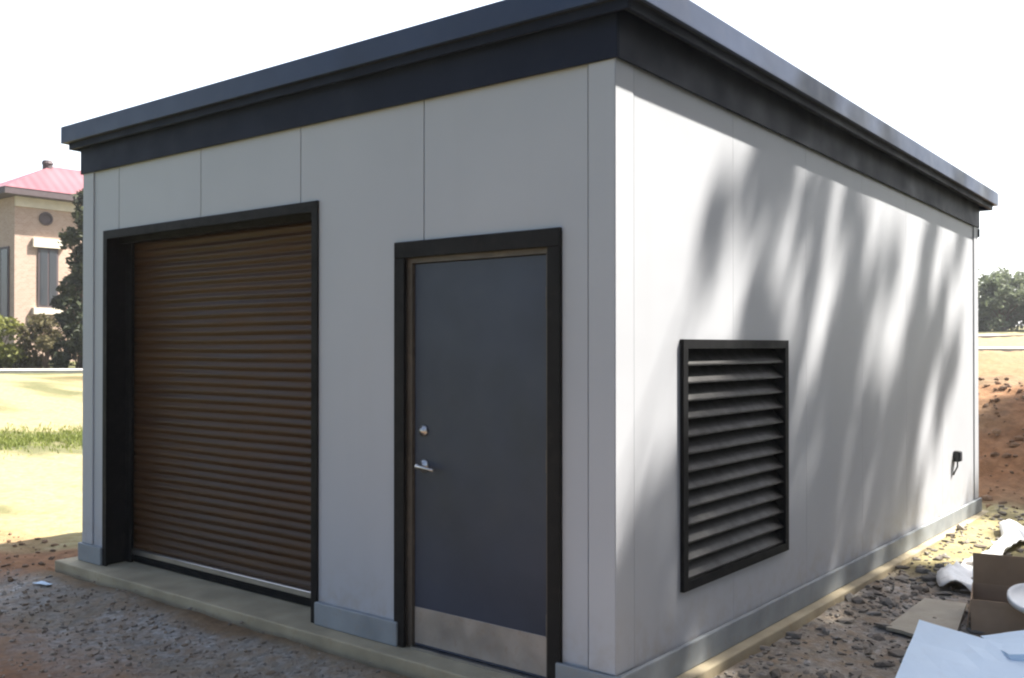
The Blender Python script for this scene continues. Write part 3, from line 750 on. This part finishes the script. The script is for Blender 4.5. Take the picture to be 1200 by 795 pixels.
for (px, py, ph, lb), cs in zip(pines, sets):
    gz = height(px, py, False); t = empty('pine_tree', (px, py, gz), lb, 'tree', 'pines beside the building'); o = Vector((px, py, gz))
    bm = bmesh.new()
    tube(bm, [(0,0,-0.3), (0.02,0.03,2), (0.06,-0.04,6), (0.0,0.05,10), (0.05,0,ph)], [0.24, 0.19, 0.16, 0.11, 0.03], 10)
    cl = []; limbs = []
    for z in [6.5 + 0.75*i for i in range(int((ph-6.5)/0.75))]:
        a = rnd.uniform(0, 6.28)
        for q in range(2):
            a += rnd.uniform(2.2, 3.6); ln = rnd.uniform(1.3, 2.6)*(1 - 0.5*(z-6.5)/(ph-6.5))
            e = Vector((ln*math.cos(a), ln*math.sin(a), z + rnd.uniform(0.1, 0.7)))
            if -0.5 < (py + e.y) - (px + e.x)/0.72 < 7.0: continue
            limbs.append(e); tube(bm, [(0,0,z), (e.x*.5, e.y*.5, z+.1), e], [0.045, 0.03, 0.012], 5)
    tops = limbs[:]
    for q, k in cs:
        c = q - o; b = min(tops, key=lambda e: (e-c).length)
        z0 = max(4.5, min(ph-0.5, c.z - 0.35*math.hypot(c.x, c.y)))
        if (b-c).length > 1.6:
            b = Vector((c.x*0.3, c.y*0.3, z0 + 0.4)); tube(bm, [(0,0,z0), b, c], [0.04, 0.025, 0.008], 5)
        else: tube(bm, [b, (b+c)/2 + Vector((0,0,.08)), c], [0.014, 0.010, 0.005], 4)
        tops.append(c)
        if k == 'w': cl.append((c, (0.16, 0.16, 0.17), 44, 0.17))
        else: cl.append((c, (0.42, 0.42, 0.34), 130, 0.22))
    obj('trunk', bm, M['bark'], t); foliage('crown', cl, M['pine'], t)

# unseen pines added beyond the frame to block skylight and shade the ground
for (px, py, ph, lb) in [(8.2, 1.2, 12, 'added shade pine on bare ground opposite the louver'), (7.4, 4.4, 11, 'added shade pine crowding the thick-trunked pine'), (9.4, 8.4, 13, 'added dense shade pine behind the crowding pine'), (6.4, 0.2, 7, 'added young shade pine at the edge of the rubble'), (10.4, 4.6, 14, 'added full shade pine set back opposite the side wall'), (10.8, -2.6, 13, 'added shade pine nearest the open grass'), (14.5, 8.0, 16, 'added broad shade pine at the outer edge of the stand'), (15.0, 1.0, 15, 'added straight shade pine at the outer edge of the stand'), (12.0, -8.0, 13, 'added lone shade pine on the grass behind the photographer')]:
    gz = height(px, py, False); t = empty('pine_tree', (px, py, gz), lb, 'tree', 'pines beside the building')
    bm = bmesh.new(); tube(bm, [(0,0,-0.3), (0.03,0.02,3), (-0.04,0.03,8), (0.03,0,ph)], [0.22, 0.17, 0.12, 0.03], 10); cl = []
    z = 1.4
    while z < ph:
        for q in range(3):
            a = rnd.uniform(0, 6.28); ln = rnd.uniform(1.2, 2.7)*(1 - 0.6*(z-2.6)/ph); e = Vector((ln*math.cos(a), ln*math.sin(a), z + rnd.uniform(0, .5)))
            tube(bm, [(0,0,z), (e.x*.5, e.y*.5, z+.12), e], [0.05, 0.03, 0.01], 5)
            cl.append((e, (0.8, 0.8, 0.5), 170, 0.36)); cl.append((e*0.55 + Vector((0,0,z*0.45)), (0.65, 0.65, 0.45), 110, 0.36))
        z += 0.7
    obj('trunk', bm, M['bark'], t); foliage('crown', cl, M['pine'], t)

for (x, y, r, h, lb) in [(6.2, 4.2, 1.4, 2.0, 'added round shade bush under the pine crowding the thick-trunked pine'), (8.6, 6.6, 1.6, 2.4, 'added tall shade bush between the dense pines'), (7.2, -1.4, 1.3, 1.7, 'added low shade bush beside the young pine'), (9.6, 1.6, 1.6, 2.2, 'added shade bush behind the pine opposite the louver'), (9.0, 12.5, 1.6, 2.3, 'added shade bush on the clay bank among the pines')]:  # unseen bushes added to close off light under the pine crowns
    shrub('bush', x, y, r, r, h, M['darkleaf'], 0.16, 2200, lb, 'bush')

# ------------------------------------------------------------------ the hazy air over the site
bm = bmesh.new(); box(bm, -900, 1100, -800, 1700, -3.5, 24)
hz = bpy.data.materials.new('haze_air'); hz.use_nodes = True; hn = hz.node_tree
for nd in list(hn.nodes):
    if nd.type == 'BSDF_PRINCIPLED': hn.nodes.remove(nd)
pv = hn.nodes.new('ShaderNodeVolumePrincipled'); pv.inputs['Color'].default_value = (0.93, 0.95, 0.97, 1); pv.inputs['Density'].default_value = 0.0006
pv.inputs['Anisotropy'].default_value = 0.3
hn.links.new(pv.outputs[0], hn.nodes['Material Output'].inputs['Volume'])
ho = obj('haze', bm, hz); ho['kind'] = 'stuff'
